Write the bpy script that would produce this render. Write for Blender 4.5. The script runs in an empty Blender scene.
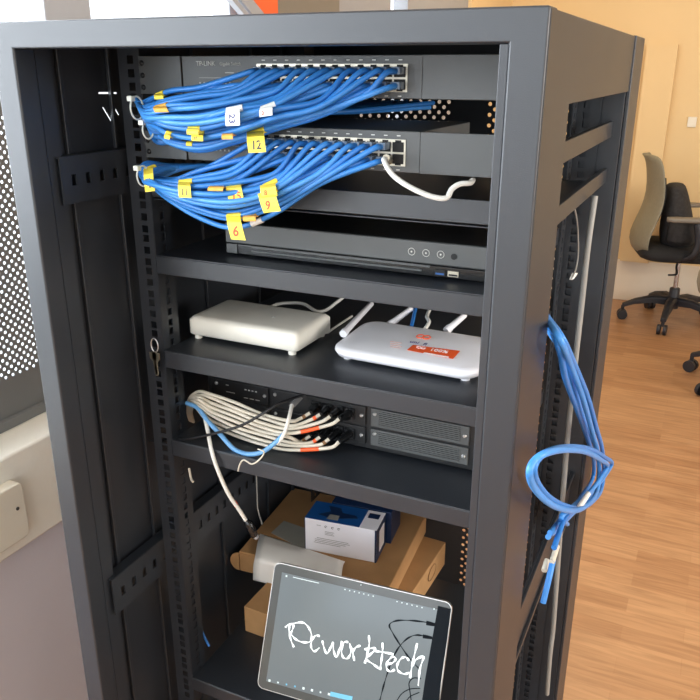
import bpy, bmesh, math, random
from mathutils import Vector, Matrix
random.seed(7)
PI = math.pi
D = bpy.data
SC = bpy.context.scene
COL = SC.collection
ZO = 1.5                      # height of the rack's top above the floor

# ------------------------------------------------------------------ camera
FPX, PITCH, YAW, ROLL = 768.46, math.radians(20.116), math.radians(-25.065), math.radians(0.134)
CAM = Vector((0.73365, -0.64749, ZO - 0.04616))
F_ = Vector((math.sin(YAW)*math.cos(PITCH), math.cos(YAW)*math.cos(PITCH), -math.sin(PITCH)))
R_ = Vector((math.cos(YAW), -math.sin(YAW), 0)); U_ = R_.cross(F_)
RR = R_*math.cos(ROLL) + U_*math.sin(ROLL); UU = -R_*math.sin(ROLL) + U_*math.cos(ROLL)
cd = D.cameras.new('camera'); cam = D.objects.new('camera', cd); COL.objects.link(cam)
cd.sensor_width = 36; cd.lens = 36*FPX/700; cd.clip_start = .02; cd.clip_end = 200
m = Matrix.Identity(4)
for i in range(3): m[i][0] = RR[i]; m[i][1] = UU[i]; m[i][2] = -F_[i]; m[i][3] = CAM[i]
cam.matrix_world = m
SC.camera = cam
# ------------------------------------------------------------------ world, lights, exposure
SC.view_settings.view_transform = 'Standard'; SC.view_settings.look = 'None'
SC.view_settings.gamma = 1; SC.view_settings.use_curve_mapping = False
SC.view_settings.exposure = 0.0
w = D.worlds.new('world'); SC.world = w; w.use_nodes = True
bg = w.node_tree.nodes['Background']; bg.inputs[0].default_value = (.86, .93, 1, 1); bg.inputs[1].default_value = 2.2
def area(name, loc, target, sx, sy, power, col):
    l = D.lights.new(name, 'AREA'); l.shape = 'RECTANGLE'; l.size = sx; l.size_y = sy; l.energy = power; l.color = col
    o = D.objects.new(name, l); COL.objects.link(o); o.location = loc
    o.rotation_euler = (Vector(target)-Vector(loc)).to_track_quat('-Z', 'Y').to_euler()
    return o
area('daylight_left_window', (-1.3, -.75, 1.75), (.6, -.6, 1.1), 4.4, 1.7, 270, (.86, .93, 1))
area('fill_light_behind_camera', (1.0, -3.15, 1.75), (.6, 0, .9), 3.2, 1.5, 34, (.86, .93, 1))  # added fill from an unseen side, gives the rack front its sheen
area('warm_ceiling_light_far', (.2, 3.2, 2.62), (.2, 3.3, 0), 1.2, .5, 17, (1, .80, .54))
area('fill_light_right', (4.1, .2, 1.75), (.5, .2, 1.1), 2.6, 1.3, 150, (1, .97, .93))  # added fill, no window there; brightens the sill and rack side

# ------------------------------------------------------------------ helpers
def ray(px, py): return F_*FPX + RR*(px-350) - UU*(py-350)
def onY(px, py, y): d = ray(px, py); return CAM + d*((y-CAM.y)/d.y)
def onX(px, py, x): d = ray(px, py); return CAM + d*((x-CAM.x)/d.x)
def onZ(px, py, z): d = ray(px, py); return CAM + d*((z-CAM.z)/d.z)
def onP(px, py, p, n): d = ray(px, py); return CAM + d*((p-CAM).dot(n)/d.dot(n))
def proj(p):
    q = Vector(p)-CAM; d = q.dot(F_); return 350+FPX*q.dot(RR)/d, 350-FPX*q.dot(UU)/d
def empty(name, loc):
    o = D.objects.new(name, None); COL.objects.link(o); o.location = loc; o.empty_display_size = .05; return o
def tag(o, label=None, cat=None, group=None, kind=None):
    if label: o['label'] = label
    if cat: o['category'] = cat
    if group: o['group'] = group
    if kind: o['kind'] = kind
    return o
def thing(name, loc, label, cat, group=None): return tag(empty(name, loc), label, cat, group)
def setparent(o, par):
    if par is not None:
        o.parent = par
        mw = Matrix.Identity(4); q = par
        while q is not None:
            mw = Matrix.Translation(q.location) @ q.rotation_euler.to_matrix().to_4x4() @ (q.matrix_parent_inverse @ Matrix.Identity(4) if False else Matrix.Identity(4)) @ mw if q.type == 'EMPTY' else mw
            q = None if q.type == 'EMPTY' else q.parent
        # mesh parents carry identity world transforms; an Empty root is undone once at the first level
        o.matrix_parent_inverse = mw.inverted() if par.type == 'EMPTY' else Matrix.Identity(4)
def catmull(pts, n=8):
    P = [Vector(p) for p in pts]
    P = [P[0]*2-P[1]] + P + [P[-1]*2-P[-2]]
    out = []
    for i in range(1, len(P)-2):
        a, b, c, d = P[i-1], P[i], P[i+1], P[i+2]
        for k in range(n):
            t = k/n
            out.append(.5*((2*b)+(c-a)*t+(2*a-5*b+4*c-d)*t*t+(3*b-a-3*c+d)*t**3))
    out.append(P[-2]); return out
class MB:
    def __init__(s): s.v = []; s.f = []; s.smooth = []
    def add(s, vs, fs, smooth=False):
        o = len(s.v); s.v += [tuple(v) for v in vs]; s.f += [tuple(i+o for i in f) for f in fs]; s.smooth += [smooth]*len(fs); return s
    def box(s, x0, x1, y0, y1, z0, z1, M=None):
        vs = [Vector(p) for p in ((x0,y0,z0),(x1,y0,z0),(x1,y1,z0),(x0,y1,z0),(x0,y0,z1),(x1,y0,z1),(x1,y1,z1),(x0,y1,z1))]
        if M is not None: vs = [M @ v for v in vs]
        return s.add(vs, [(0,3,2,1),(4,5,6,7),(0,1,5,4),(1,2,6,5),(2,3,7,6),(3,0,4,7)])
    def tube(s, pts, r, n=8, cap=True, flat=None):
        pts = [Vector(p) for p in pts]; m = len(pts); up = None; rings = []
        for i, p in enumerate(pts):
            t = (pts[min(i+1, m-1)]-pts[max(i-1, 0)])
            t = t.normalized() if t.length > 1e-9 else Vector((0, 0, 1))
            if up is None:
                up = Vector((0, 0, 1)) if abs(t.z) < .9 else Vector((1, 0, 0))
            up = (up-t*up.dot(t)).normalized(); sd = t.cross(up)
            rr = r[i] if isinstance(r, (list, tuple)) else r
            rings.append([p+(up*math.cos(2*PI*k/n)+sd*math.sin(2*PI*k/n))*rr for k in range(n)])
        vs = [v for g in rings for v in g]
        fs = [(i*n+k, i*n+(k+1) % n, (i+1)*n+(k+1) % n, (i+1)*n+k) for i in range(m-1) for k in range(n)]
        s.add(vs, fs, True)
        if cap: s.add(rings[0], [tuple(reversed(range(n)))]); s.add(rings[-1], [tuple(range(n))])
        return s
    def cyl(s, a, b, r, n=16, r2=None): return s.tube([a, b], [r, r if r2 is None else r2], n)
    def prism(s, poly, ext):            # polygon of 3-D points swept along the vector ext
        poly = [Vector(p) for p in poly]; e = Vector(ext); n = len(poly)
        return s.add(poly+[p+e for p in poly], [tuple(reversed(range(n))), tuple(range(n, 2*n))]+[(i, (i+1) % n, n+(i+1) % n, n+i) for i in range(n)])
    def grid(s, us, vs, fn, skip=lambda i, j: False):   # sheet with cells left out
        nu, nv = len(us), len(vs)
        P = [fn(u, v) for v in vs for u in us]
        fs = [(j*nu+i, j*nu+i+1, (j+1)*nu+i+1, (j+1)*nu+i) for j in range(nv-1) for i in range(nu-1) if not skip(i, j)]
        return s.add(P, fs)
    def loft(s, rings, cap=True, smooth=True):
        n = len(rings[0]); vs = [v for g in rings for v in g]
        fs = [(i*n+k, i*n+(k+1) % n, (i+1)*n+(k+1) % n, (i+1)*n+k) for i in range(len(rings)-1) for k in range(n)]
        if cap: fs += [tuple(reversed(range(n))), tuple((len(rings)-1)*n+k for k in range(n))]
        return s.add(vs, fs, smooth)
    def build(s, name, mat, parent=None, bevel=0, solid=0, sub=0, seg=2):
        me = D.meshes.new(name); me.from_pydata(s.v, [], s.f); me.materials.append(mat)
        me.polygons.foreach_set('use_smooth', s.smooth)
        bm = bmesh.new(); bm.from_mesh(me); bmesh.ops.recalc_face_normals(bm, faces=bm.faces); bm.to_mesh(me); bm.free()
        me.update()
        o = D.objects.new(name, me); COL.objects.link(o); setparent(o, parent)
        if solid: md = o.modifiers.new('solid', 'SOLIDIFY'); md.thickness = solid; md.offset = 0
        if sub: md = o.modifiers.new('sub', 'SUBSURF'); md.levels = sub; md.render_levels = sub
        if bevel:
            md = o.modifiers.new('bevel', 'BEVEL'); md.width = bevel; md.segments = seg; md.limit_method = 'ANGLE'; md.angle_limit = math.radians(40)
            md.harden_normals = True
        return o
def rrect(cx, cy, w, h, r, n=5):        # rounded rectangle outline in 2-D
    out = []
    for sx, sy, a0 in ((1, 1, 0), (-1, 1, 90), (-1, -1, 180), (1, -1, 270)):
        for k in range(n+1):
            a = math.radians(a0+90*k/n)
            out.append((cx+sx*(w/2-r)+r*math.cos(a), cy+sy*(h/2-r)+r*math.sin(a)))
    return out
def perforated(mb, U0, U1, V0, V1, fn, pitch=.018, r=.0036):
    """sheet with rows of round holes set half a pitch apart from row to row"""
    rows = int((V1-V0)/(pitch/2)); hp = pitch/2
    nu = int((U1-U0)/hp)
    for j in range(rows):
        for i in range(nu):
            u0, v0 = U0+i*hp, V0+j*hp; u1, v1 = u0+hp, v0+hp
            if (i+j) % 2:
                mb.add([fn(u0, v0), fn(u1, v0), fn(u1, v1), fn(u0, v1)], [(0, 1, 2, 3)])
            else:
                cu, cv = (u0+u1)/2, (v0+v1)/2; h = hp/2
                sq = [(cu+a*h, cv+b*h) for a, b in ((1,0),(1,1),(0,1),(-1,1),(-1,0),(-1,-1),(0,-1),(1,-1))]
                ci = [(cu+r*math.cos(k*PI/4), cv+r*math.sin(k*PI/4)) for k in range(8)]
                mb.add([fn(*p) for p in sq+ci], [(k, (k+1) % 8, 8+(k+1) % 8, 8+k) for k in range(8)])
    return U0+nu*hp, V0+rows*hp
def text(body, name, mat, parent, origin, xdir, ydir, size, depth=.0002, align='LEFT', squash=1):
    cu = D.curves.new(name, 'FONT'); cu.body = body; cu.size = size; cu.extrude = depth; cu.align_x = align; cu.offset = size*.022 if name == 'handwriting' else 0
    tmp = D.objects.new(name, cu); COL.objects.link(tmp)
    dg = bpy.context.evaluated_depsgraph_get(); me = D.meshes.new_from_object(tmp.evaluated_get(dg))
    D.objects.remove(tmp)
    X = Vector(xdir).normalized(); Z = X.cross(Vector(ydir)).normalized(); Y = Z.cross(X)
    M = Matrix.Identity(4)
    for i in range(3): M[i][0] = X[i]*squash; M[i][1] = Y[i]; M[i][2] = Z[i]; M[i][3] = origin[i]
    me.transform(M); me.materials.clear(); me.materials.append(mat)
    o = D.objects.new(name, me); COL.objects.link(o); setparent(o, parent); return o
# ------------------------------------------------------------------ materials
def srgb(c): return tuple(((x/255)/12.92 if x/255 <= .04045 else ((x/255+.055)/1.055)**2.4) for x in c)+(1,)
def mat(name, rgb, rough=.5, metal=0, spec=.5, noise=0, nscale=40, bump=0, bscale=300, coat=0, emit=None, estr=0, trans=0, alpha=1, rvar=0):
    mt = D.materials.new(name); mt.use_nodes = True; nt = mt.node_tree; b = nt.nodes['Principled BSDF']
    c = srgb(rgb); b.inputs['Base Color'].default_value = c; b.inputs['Roughness'].default_value = rough
    b.inputs['Metallic'].default_value = metal; b.inputs['Specular IOR Level'].default_value = spec
    b.inputs['Coat Weight'].default_value = coat; b.inputs['Transmission Weight'].default_value = trans; b.inputs['Alpha'].default_value = alpha
    if emit: b.inputs['Emission Color'].default_value = srgb(emit); b.inputs['Emission Strength'].default_value = estr
    tc = nt.nodes.new('ShaderNodeTexCoord')
    def noise_node(sc, det=4):
        n = nt.nodes.new('ShaderNodeTexNoise'); n.inputs['Scale'].default_value = sc; n.inputs['Detail'].default_value = det
        nt.links.new(tc.outputs['Object'], n.inputs['Vector']); return n
    n = noise_node(nscale)
    r = nt.nodes.new('ShaderNodeValToRGB'); a = max(noise, .01)
    r.color_ramp.elements[0].position = .3; r.color_ramp.elements[1].position = .7
    r.color_ramp.elements[0].color = tuple(x*(1-a) for x in c[:3])+(1,); r.color_ramp.elements[1].color = tuple(min(1, x*(1+a)) for x in c[:3])+(1,)
    nt.links.new(n.outputs['Fac'], r.inputs['Fac']); nt.links.new(r.outputs['Color'], b.inputs['Base Color'])
    if rvar:
        mr = nt.nodes.new('ShaderNodeMapRange'); mr.inputs['To Min'].default_value = max(0, rough-rvar); mr.inputs['To Max'].default_value = rough+rvar
        n3 = noise_node(nscale*.37); nt.links.new(n3.outputs['Fac'], mr.inputs['Value']); nt.links.new(mr.outputs['Result'], b.inputs['Roughness'])
    if bump:
        n2 = noise_node(bscale, 2); bp = nt.nodes.new('ShaderNodeBump'); bp.inputs['Strength'].default_value = bump; bp.inputs['Distance'].default_value = .001
        nt.links.new(n2.outputs['Fac'], bp.inputs['Height']); nt.links.new(bp.outputs['Normal'], b.inputs['Normal'])
    return mt
M = {}
M['rack'] = mat('black_powder_coat', (33, 37, 43), .42, spec=.7, noise=.06, nscale=9, bump=.12, bscale=900, rvar=.05)
M['equip'] = mat('dark_equipment_metal', (74, 76, 76), .45, noise=.04, nscale=20, bump=.1, bscale=700)
M['mesh_panel'] = mat('perforated_panel_paint', (112, 114, 114), .45)
M['equip_black'] = mat('black_equipment', (24, 25, 27), .38, noise=.05)
M['gloss_black'] = mat('gloss_black_plastic', (20, 21, 23), .18)
M['hole'] = mat('port_cavity', (9, 9, 10), .7)
M['steel'] = mat('nickel_shield', (188, 182, 166), .3, metal=.6, noise=.05)
M['screw'] = mat('zinc_screw', (205, 205, 205), .3, metal=.8)
M['print'] = mat('pale_print', (196, 196, 190), .6)
M['blue'] = [mat('blue_cable_jacket', c, .38, noise=.06, nscale=60) for c in ((52, 128, 205), (64, 138, 212), (44, 116, 192))]
M['lblue'] = mat('pale_blue_cable', (104, 160, 212), .4)
M['white_cable'] = mat('white_cable_jacket', (222, 220, 212), .42, noise=.04)
M['cream_cable'] = mat('cream_cable_jacket', (205, 198, 182), .45, noise=.05)
M['black_cable'] = mat('black_cable_jacket', (24, 26, 30), .5)
M['grey_cable'] = mat('grey_cable_jacket', (138, 138, 134), .5)
M['clear'] = mat('clear_plug', (128, 146, 166), .2, alpha=.8); M['grey_plug'] = mat('grey_clear_plug', (150, 150, 150), .2, alpha=.85)
M['yellow'] = mat('yellow_tag', (238, 212, 62), .55, noise=.06, nscale=120)
M['amber'] = mat('amber_tag', (214, 160, 60), .55, noise=.08, nscale=120)
M['white_tag'] = mat('white_tag', (232, 232, 228), .5, noise=.03)
M['ink_red'] = mat('red_ink', (205, 70, 28), .6); M['ink_blue'] = mat('blue_ink', (42, 50, 112), .6); M['ink_dark'] = mat('dark_ink', (60, 62, 60), .6)
M['tie'] = mat('zip_tie', (205, 210, 200), .4)
M['white_plastic'] = mat('white_plastic', (238, 234, 222), .4, noise=.02)
M['router_white'] = mat('router_white', (232, 232, 236), .3, noise=.01)
M['orange'] = mat('orange_print', (236, 92, 40), .5); M['pinkprint'] = mat('pale_pink_print', (232, 190, 180), .5); M['purple'] = mat('purple_print', (92, 84, 140), .5)
M['white_print'] = mat('white_print', (245, 245, 245), .5)
M['cardboard'] = mat('cardboard', (176, 134, 88), .8, noise=.07, nscale=25, bump=.2, bscale=200)
M['cardboard_in'] = mat('cardboard_stamp', (128, 92, 58), .8)
M['paper'] = mat('paper', (247, 243, 236), .7, noise=.02)
M['paper_back'] = mat('grey_paper', (160, 158, 148), .7, noise=.03)
M['box_white'] = mat('box_white_card', (240, 238, 244), .45, noise=.015)
M['box_blue'] = mat('box_blue_card', (18, 76, 140), .4, noise=.05)
M['box_navy'] = mat('box_navy_card', (20, 42, 78), .4)
M['tablet_edge'] = mat('tablet_silver', (200, 198, 194), .3, metal=.7)
M['screen'] = mat('tablet_screen', (50, 54, 56), .12, emit=(118, 128, 132), estr=.8)
M['bezel'] = mat('tablet_glass_border', (74, 76, 74), .12)  # black glass, its reflection put into the grey base colour
M['glow_white'] = mat('screen_white_ink', (220, 225, 225), .4, emit=(225, 232, 230), estr=.75)
M['screen_dark'] = mat('screen_dark_tone', (8, 12, 16), .5, spec=.1, emit=(14, 22, 30), estr=.6)
M['icon'] = mat('screen_icons', (190, 200, 200), .3, emit=(190, 205, 205), estr=.6)
M['icon_blue'] = mat('screen_icon_blue', (90, 160, 190), .3, emit=(110, 160, 180), estr=.5)
M['sill'] = mat('cream_painted_sill', (240, 237, 226), .6, noise=.03, nscale=12, bump=.5, bscale=60)
M['wall_l'] = mat('lilac_grey_wall_paint', (206, 202, 210), .7, noise=.02, nscale=6, bump=.15, bscale=200)
M['wall_y'] = mat('cream_wall_paint', (222, 194, 146), .75, noise=.02, nscale=3, bump=.1, bscale=200)
M['wall_pale'] = mat('pale_wall_paint', (228, 216, 196), .75, noise=.02, nscale=3)
M['wall_w'] = mat('off_white_wall_paint', (222, 216, 204), .75, noise=.02, nscale=3)
M['frame'] = mat('grey_window_frame', (150, 152, 156), .5)
M['orange_wall'] = mat('orange_paint', (222, 96, 44), .7)
M['outlet'] = mat('outlet_plastic', (226, 220, 204), .4)
M['chair_shell'] = mat('chair_grey_shell', (132, 128, 110), .55, noise=.05, nscale=60, bump=.3, bscale=400)
M['chair_black'] = mat('chair_black_plastic', (34, 36, 42), .45)
M['chair_fabric'] = mat('chair_black_fabric', (28, 29, 31), .9, noise=.15, nscale=150, bump=.5, bscale=700)
M['chair_arm'] = mat('chair_arm_grey', (120, 114, 104), .5)
M['chrome'] = mat('chrome', (190, 190, 192), .2, metal=1)
M['bag'] = mat('bag_charcoal_fabric', (44, 43, 44), .9, noise=.35, nscale=60, bump=.8, bscale=160)
M['key'] = mat('brass_key', (150, 145, 130), .35, metal=.9)
M['brick'] = mat('brick_outside', (190, 110, 84), .8)
def glass_mat():
    mt = D.materials.new('window_glass'); mt.use_nodes = True; nt = mt.node_tree; nt.nodes.clear()
    o = nt.nodes.new('ShaderNodeOutputMaterial'); mx = nt.nodes.new('ShaderNodeMixShader'); t = nt.nodes.new('ShaderNodeBsdfTransparent'); g = nt.nodes.new('ShaderNodeBsdfGlossy')
    g.inputs['Roughness'].default_value = .02; mx.inputs[0].default_value = .06
    nt.links.new(t.outputs[0], mx.inputs[1]); nt.links.new(g.outputs[0], mx.inputs[2]); nt.links.new(mx.outputs[0], o.inputs[0]); return mt
M['glass'] = glass_mat()
def floor_mat():
    mt = D.materials.new('oak_laminate'); mt.use_nodes = True; nt = mt.node_tree; b = nt.nodes['Principled BSDF']; L = nt.links.new
    tc = nt.nodes.new('ShaderNodeTexCoord'); br = nt.nodes.new('ShaderNodeTexBrick')
    br.inputs['Scale'].default_value = 1; br.inputs['Brick Width'].default_value = .42; br.inputs['Row Height'].default_value = .066
    br.inputs['Mortar Size'].default_value = .0008; br.inputs['Mortar Smooth'].default_value = .2; br.offset = .37; br.squash = 1
    br.inputs['Color1'].default_value = (0, 0, 0, 1); br.inputs['Color2'].default_value = (1, 1, 1, 1); br.inputs['Mortar'].default_value = (.35, .35, .35, 1)
    L(tc.outputs['Object'], br.inputs['Vector'])
    mp = nt.nodes.new('ShaderNodeMapping'); mp.inputs['Scale'].default_value = (2.2, 26, 1); L(tc.outputs['Object'], mp.inputs['Vector'])
    n = nt.nodes.new('ShaderNodeTexNoise'); n.inputs['Scale'].default_value = 2.2; n.inputs['Detail'].default_value = 7; n.inputs['Distortion'].default_value = .8; L(mp.outputs[0], n.inputs['Vector'])
    r1 = nt.nodes.new('ShaderNodeValToRGB'); e = r1.color_ramp.elements
    e[0].position = 0; e[0].color = srgb((164, 121, 85)); e[1].position = 1; e[1].color = srgb((182, 140, 101)); L(br.outputs['Color'], r1.inputs['Fac'])
    r2 = nt.nodes.new('ShaderNodeValToRGB'); e = r2.color_ramp.elements
    e[0].position = .32; e[0].color = (.78, .74, .70, 1); e[1].position = .62; e[1].color = (1.06, 1.04, 1.0, 1); L(n.outputs['Fac'], r2.inputs['Fac'])
    mx = nt.nodes.new('ShaderNodeMix'); mx.data_type = 'RGBA'; mx.blend_type = 'MULTIPLY'; mx.inputs['Factor'].default_value = 1
    L(r1.outputs[0], mx.inputs['A']); L(r2.outputs[0], mx.inputs['B']); L(mx.outputs['Result'], b.inputs['Base Color'])
    b.inputs['Roughness'].default_value = .34; return mt
M['floor'] = floor_mat()

# ================================================================== THE ROOM
XL, XR, YF, YB, H = -.42, 4.2, -3.0, 4.63, 2.72
def structure(name, mb, mt, parent=None, **k):
    o = mb.build(name, mt, parent, **k)
    if parent is None: o['kind'] = 'structure'
    return o
structure('floor', MB().box(XL-.3, XR, YF, YB, -.1, 0), M['floor'])
structure('ceiling', MB().box(XL-.3, XR, YF, YB, H, H+.1), M['wall_w'])
structure('wall_right', MB().box(XR, XR+.1, YF, YB, 0, H), M['wall_w'])
# far wall: cream paint with a pale lower band
structure('wall_back', MB().box(XL-.3, XR, YB, YB+.1, 0, H), M['wall_y'])
structure('trim_1', MB().box(-.3, XR, YB-.012, YB, 0, .275), M['wall_pale'], bevel=.003)
p0 = onY(647, 45, YB-.06); p1 = onY(678, 48, YB-.06)
structure('trim_2', MB().box(p0.x, p1.x, YB-.06, YB, .275, p0.z), M['wall_y'])
# unseen wall behind the camera, its wide opening added for the fill light
wf = MB(); wf.box(XL-.3, XR, YF-.1, YF, 0, .95); wf.box(XL-.3, XR, YF-.1, YF, 2.45, H); wf.box(XL-.3, -.5, YF-.1, YF, .95, 2.45); wf.box(2.6, XR, YF-.1, YF, .95, 2.45)
structure('wall_front', wf, M['wall_w'])
# left wall: parapet with a deep painted sill; windows above
SZ = ZO-.735                                     # sill top
SX = -.40
structure('wall_left', MB().box(-.78, -.42, YF, YB, 0, SZ-.19), M['wall_l'])
structure('trim_3', MB().box(-.78, SX, YF, 1.47, SZ-.205, SZ), M['sill'], bevel=.006)
wl = MB(); wl.box(-.78, -.62, YF, YB, 2.35, H); wl.box(-.78, -.62, 1.47, 1.64, SZ-.19, 2.35)
structure('wall_left_upper', wl, M['wall_l'])['kind'] = 'structure'
structure('trim_4', MB().box(-.66, -.60, 1.47, 1.66, SZ-.19, 2.35), M['orange_wall'])
wl = MB(); wl.box(-.70, -.60, 3.75, YB, SZ-.19, 2.35); structure('trim_5', wl, M['wall_y'])
wl = MB(); wl.box(-.70, -.62, 1.66, 3.75, SZ-.19, 1.15); structure('trim_6', wl, M['wall_w'])
def window(n, y0, y1, z0, z1, mull, x=-.66):
    e = empty('window_%d' % n, (x, (y0+y1)/2, z0)); e['kind'] = 'structure'
    f = MB(); t = .04
    f.box(x-.03, x+.03, y0, y1, z0, z0+t); f.box(x-.03, x+.03, y0, y1, z1-t, z1); f.box(x-.03, x+.03, y0, y0+t, z0, z1); f.box(x-.03, x+.03, y1-t, y1, z0, z1)
    for a, b in mull: f.box(x-.03, x+.04, a, b, z0, z1)
    f.build('window_frame', M['frame'], e, bevel=.003)
    MB().box(x-.004, x+.002, y0+t, y1-t, z0+t, z1-t).build('window_pane', M['glass'], e)
window(1, YF, 1.47, SZ, 2.35, [(-1.9, -1.82), (-.75, -.65), (.70, .84)])
wy = lambda px: onX(px, 5, -.62).y
structure('trim_7', MB().box(-.66, -.61, 1.66, wy(337), 1.15, 2.35), M['chair_arm'])
window(2, 1.66, 3.75, 1.15, 2.35, [(wy(337), wy(391)), (wy(408), wy(484))])
# the tilted sash edge seen beyond the rack
a = onX(226, 0, -.58); b = onX(238, 14, -.58); dd = (b-a)
sash = MB()
for off, wd in ((0, .03), (.05, .075)):
    q0 = a-dd*6+Vector((0, off, 0)); q1 = b+dd*12+Vector((0, off, 0))
    sash.prism([q0, q0+Vector((0, wd, 0)), q1+Vector((0, wd, 0)), q1], (.02, 0, 0))
o = structure('window_3', sash, M['frame'])

# ---- outlet box on the sill face
t = thing('wall_socket', (SX, .4, SZ-.17), 'cream plastic socket box on the white sill face left of the rack', 'socket')
a = onX(22, 481, -.372); c = onX(22, 540, -.372)
ob = MB(); y1 = a.y; z1 = a.z; z0 = c.z
ob.prism([(SX, y, z) for y, z in rrect((y1-.12)/1+.06, (z0+z1)/2, .12, z1-z0, .012)], (.028, 0, 0)).build('box_body', M['outlet'], t, bevel=.003)
MB().cyl((SX+.028, y1-.02, (z0+z1)/2+.01), (SX+.0295, y1-.02, (z0+z1)/2+.01), .0035).build('screw', M['ink_dark'], t)

# ---- perforated panel standing on the sill
pb = onZ(0, 429, SZ); px_ = pb.x
pp = thing('perforated_panel', (px_, .35, SZ), 'dark grey perforated metal panel standing on the window sill', 'panel')
y0, y1 = .05, .66; zb = SZ+.10; zt = ZO-.13
mb = MB(); fn = lambda u, v: Vector((px_+.012-(v-SZ)*.03, u, v))
eu, ev = perforated(mb, y0+.03, y1-.02, zb, zt, fn, .018, .0036)
mb.build('perforated_sheet', M['mesh_panel'], pp, solid=.0012)
mb = MB(); q = lambda u, v: fn(u, v)
for (u0, u1, v0, v1) in ((y0, y1, SZ+.022, zb), (y0, y1, ev, ev+.04), (y0, y0+.03, zb, ev), (eu, y1, zb, ev)):
    mb.prism([fn(u0, v0), fn(u1, v0), fn(u1, v1), fn(u0, v1)], (-.003, 0, 0))
mb.build('solid_border', M['mesh_panel'], pp)
MB().box(px_-.01, px_+.022, y0, y1, SZ+.001, SZ+.022).build('bottom_flange', M['mesh_panel'], pp, bevel=.002)

# ================================================================== THE RACK
RK = thing('network_rack', (.3, .37, 0), 'tall open black metal network rack standing on the wood floor', 'rack')
W_, DP = .6, .738
def Z(z): return ZO+z
O_ = [(0, ZO), (.6, ZO), (.6, .05), (0, .05)]; I_ = [(.031, Z(-.027)), (.569, Z(-.027)), (.569, .09), (.031, .09)]
f = MB(); f.add([(x, y, z) for y in (0, .030) for L_ in (O_, I_) for x, z in L_],
  [(i, (i+1) % 4, 4+(i+1) % 4, 4+i) for i in range(4)]+[(8+i, 8+(i+1) % 4, 12+(i+1) % 4, 12+i) for i in range(4)]+[(i, (i+1) % 4, 8+(i+1) % 4, 8+i) for i in range(4)]+[(4+i, 4+(i+1) % 4, 12+(i+1) % 4, 12+i) for i in range(4)])
f.build('front_frame', M['rack'], RK, bevel=.0025)
f = MB(); f.box(.5965, .6004, .0028, .115, .05, ZO-.0025); f.box(.575, .5965, .111, .115, .05, ZO-.001); f.build('front_post', M['rack'], RK)
f = MB(); f.box(0, .030, .030, .052, .05, ZO-.001); f.build('front_post', M['rack'], RK)
MB().box(.561, .569, .003, .018, .09, Z(-.027)).build('door_seal_strip', M['rack'], RK, bevel=.001)
f = MB(); f.box(.003, .597, .03, DP-.004, Z(-.004), Z(-.001)); f.build('top_panel', M['rack'], RK)
MB().box(.003, .597, .03, DP-.004, .05, .056).build('base_panel', M['rack'], RK)
# left side panel with narrow slots near the top
def slot(a, b, wd):
    A = onX(*a, .012); B = onX(*b, .012); d = (B-A).normalized(); n = Vector((0, -d.z, d.y))*wd
    return [(p.y, p.z) for p in (A-n, B-n, B+n, A+n)]
holes = [slot((98, 93), (117, 93), .0010), slot((103, 107), (115, 127), .0012), slot((113, 105), (119, 115), .0012)]
bm = bmesh.new()
def loop(pts):
    vs = [bm.verts.new((.012, y, z)) for y, z in pts]
    for i in range(len(vs)): bm.edges.new((vs[i], vs[(i+1) % len(vs)]))
loop([(.05, .06), (DP-.01, .06), (DP-.01, Z(-.005)), (.05, Z(-.005))])
for h in holes: loop(h)
bmesh.ops.triangle_fill(bm, use_beauty=True, use_dissolve=False, edges=bm.edges[:])
me = D.meshes.new('side_panel'); bm.to_mesh(me); bm.free(); me.materials.append(M['rack'])
o = D.objects.new('side_panel', me); COL.objects.link(o); setparent(o, RK); md = o.modifiers.new('s', 'SOLIDIFY'); md.thickness = .0015
# ribs and slotted braces inside the left side
mb = MB()
for y in (.055, .075, .16, .34, .5, .6): mb.box(.0125, .018, y, y+.006, .08, Z(-.01))
mb.build('panel_rib', M['rack'], RK, bevel=.001)
for zt_, hh in ((-.145, .055), (-.735, .06)):
    mb = MB(); zs_ = [Z(zt_-hh), Z(zt_-hh*.62), Z(zt_-hh*.38), Z(zt_)]
    us = [.04]
    while us[-1] < .68: us += [us[-1]+.016, us[-1]+.024]
    mb.grid(us, zs_, lambda u, v: Vector((.036, u, v)), lambda i, j: j == 1 and i % 2 == 1)
    mb.grid([.04, us[-1]], [0, 1], lambda u, v: Vector((.019+.017*v, u, Z(zt_))))
    mb.build('side_brace', M['rack'], RK, solid=.0018)
# right side
MB().box(.590, .5975, .1155, .6185, Z(-.0775), Z(-.001)).build('upper_side_panel', M['rack'], RK, bevel=.0012)
MB().box(.572, .580, .112, .62, Z(-.144), Z(-.120)).build('side_brace', M['rack'], RK, bevel=.0015)
MB().box(.572, .580, .112, .62, Z(-.212), Z(-.190)).build('side_brace', M['rack'], RK, bevel=.0015)
mb = MB(); mb.box(.576, .579, .112, .62, Z(-.812), Z(-.720)); mb.box(.579, .584, .112, .62, Z(-.728), Z(-.720)); mb.box(.579, .584, .112, .62, Z(-.812), Z(-.804)); mb.build('side_brace', M['rack'], RK, bevel=.001)
f = MB(); f.box(.594, .6, .619, DP, .05, ZO); f.box(.535, .594, .619, .623, .05, Z(-.004)); f.box(.535, .594, DP-.004, DP, .05, Z(-.004)); f.build('rear_post', M['rack'], RK, bevel=.0015)
f = MB(); f.box(0, .006, .619, DP, .05, ZO); f.box(.006, .06, .619, .623, .05, Z(-.004)); f.box(.006, .06, DP-.004, DP, .05, Z(-.004)); f.build('rear_post', M['rack'], RK, bevel=.0015)
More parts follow.
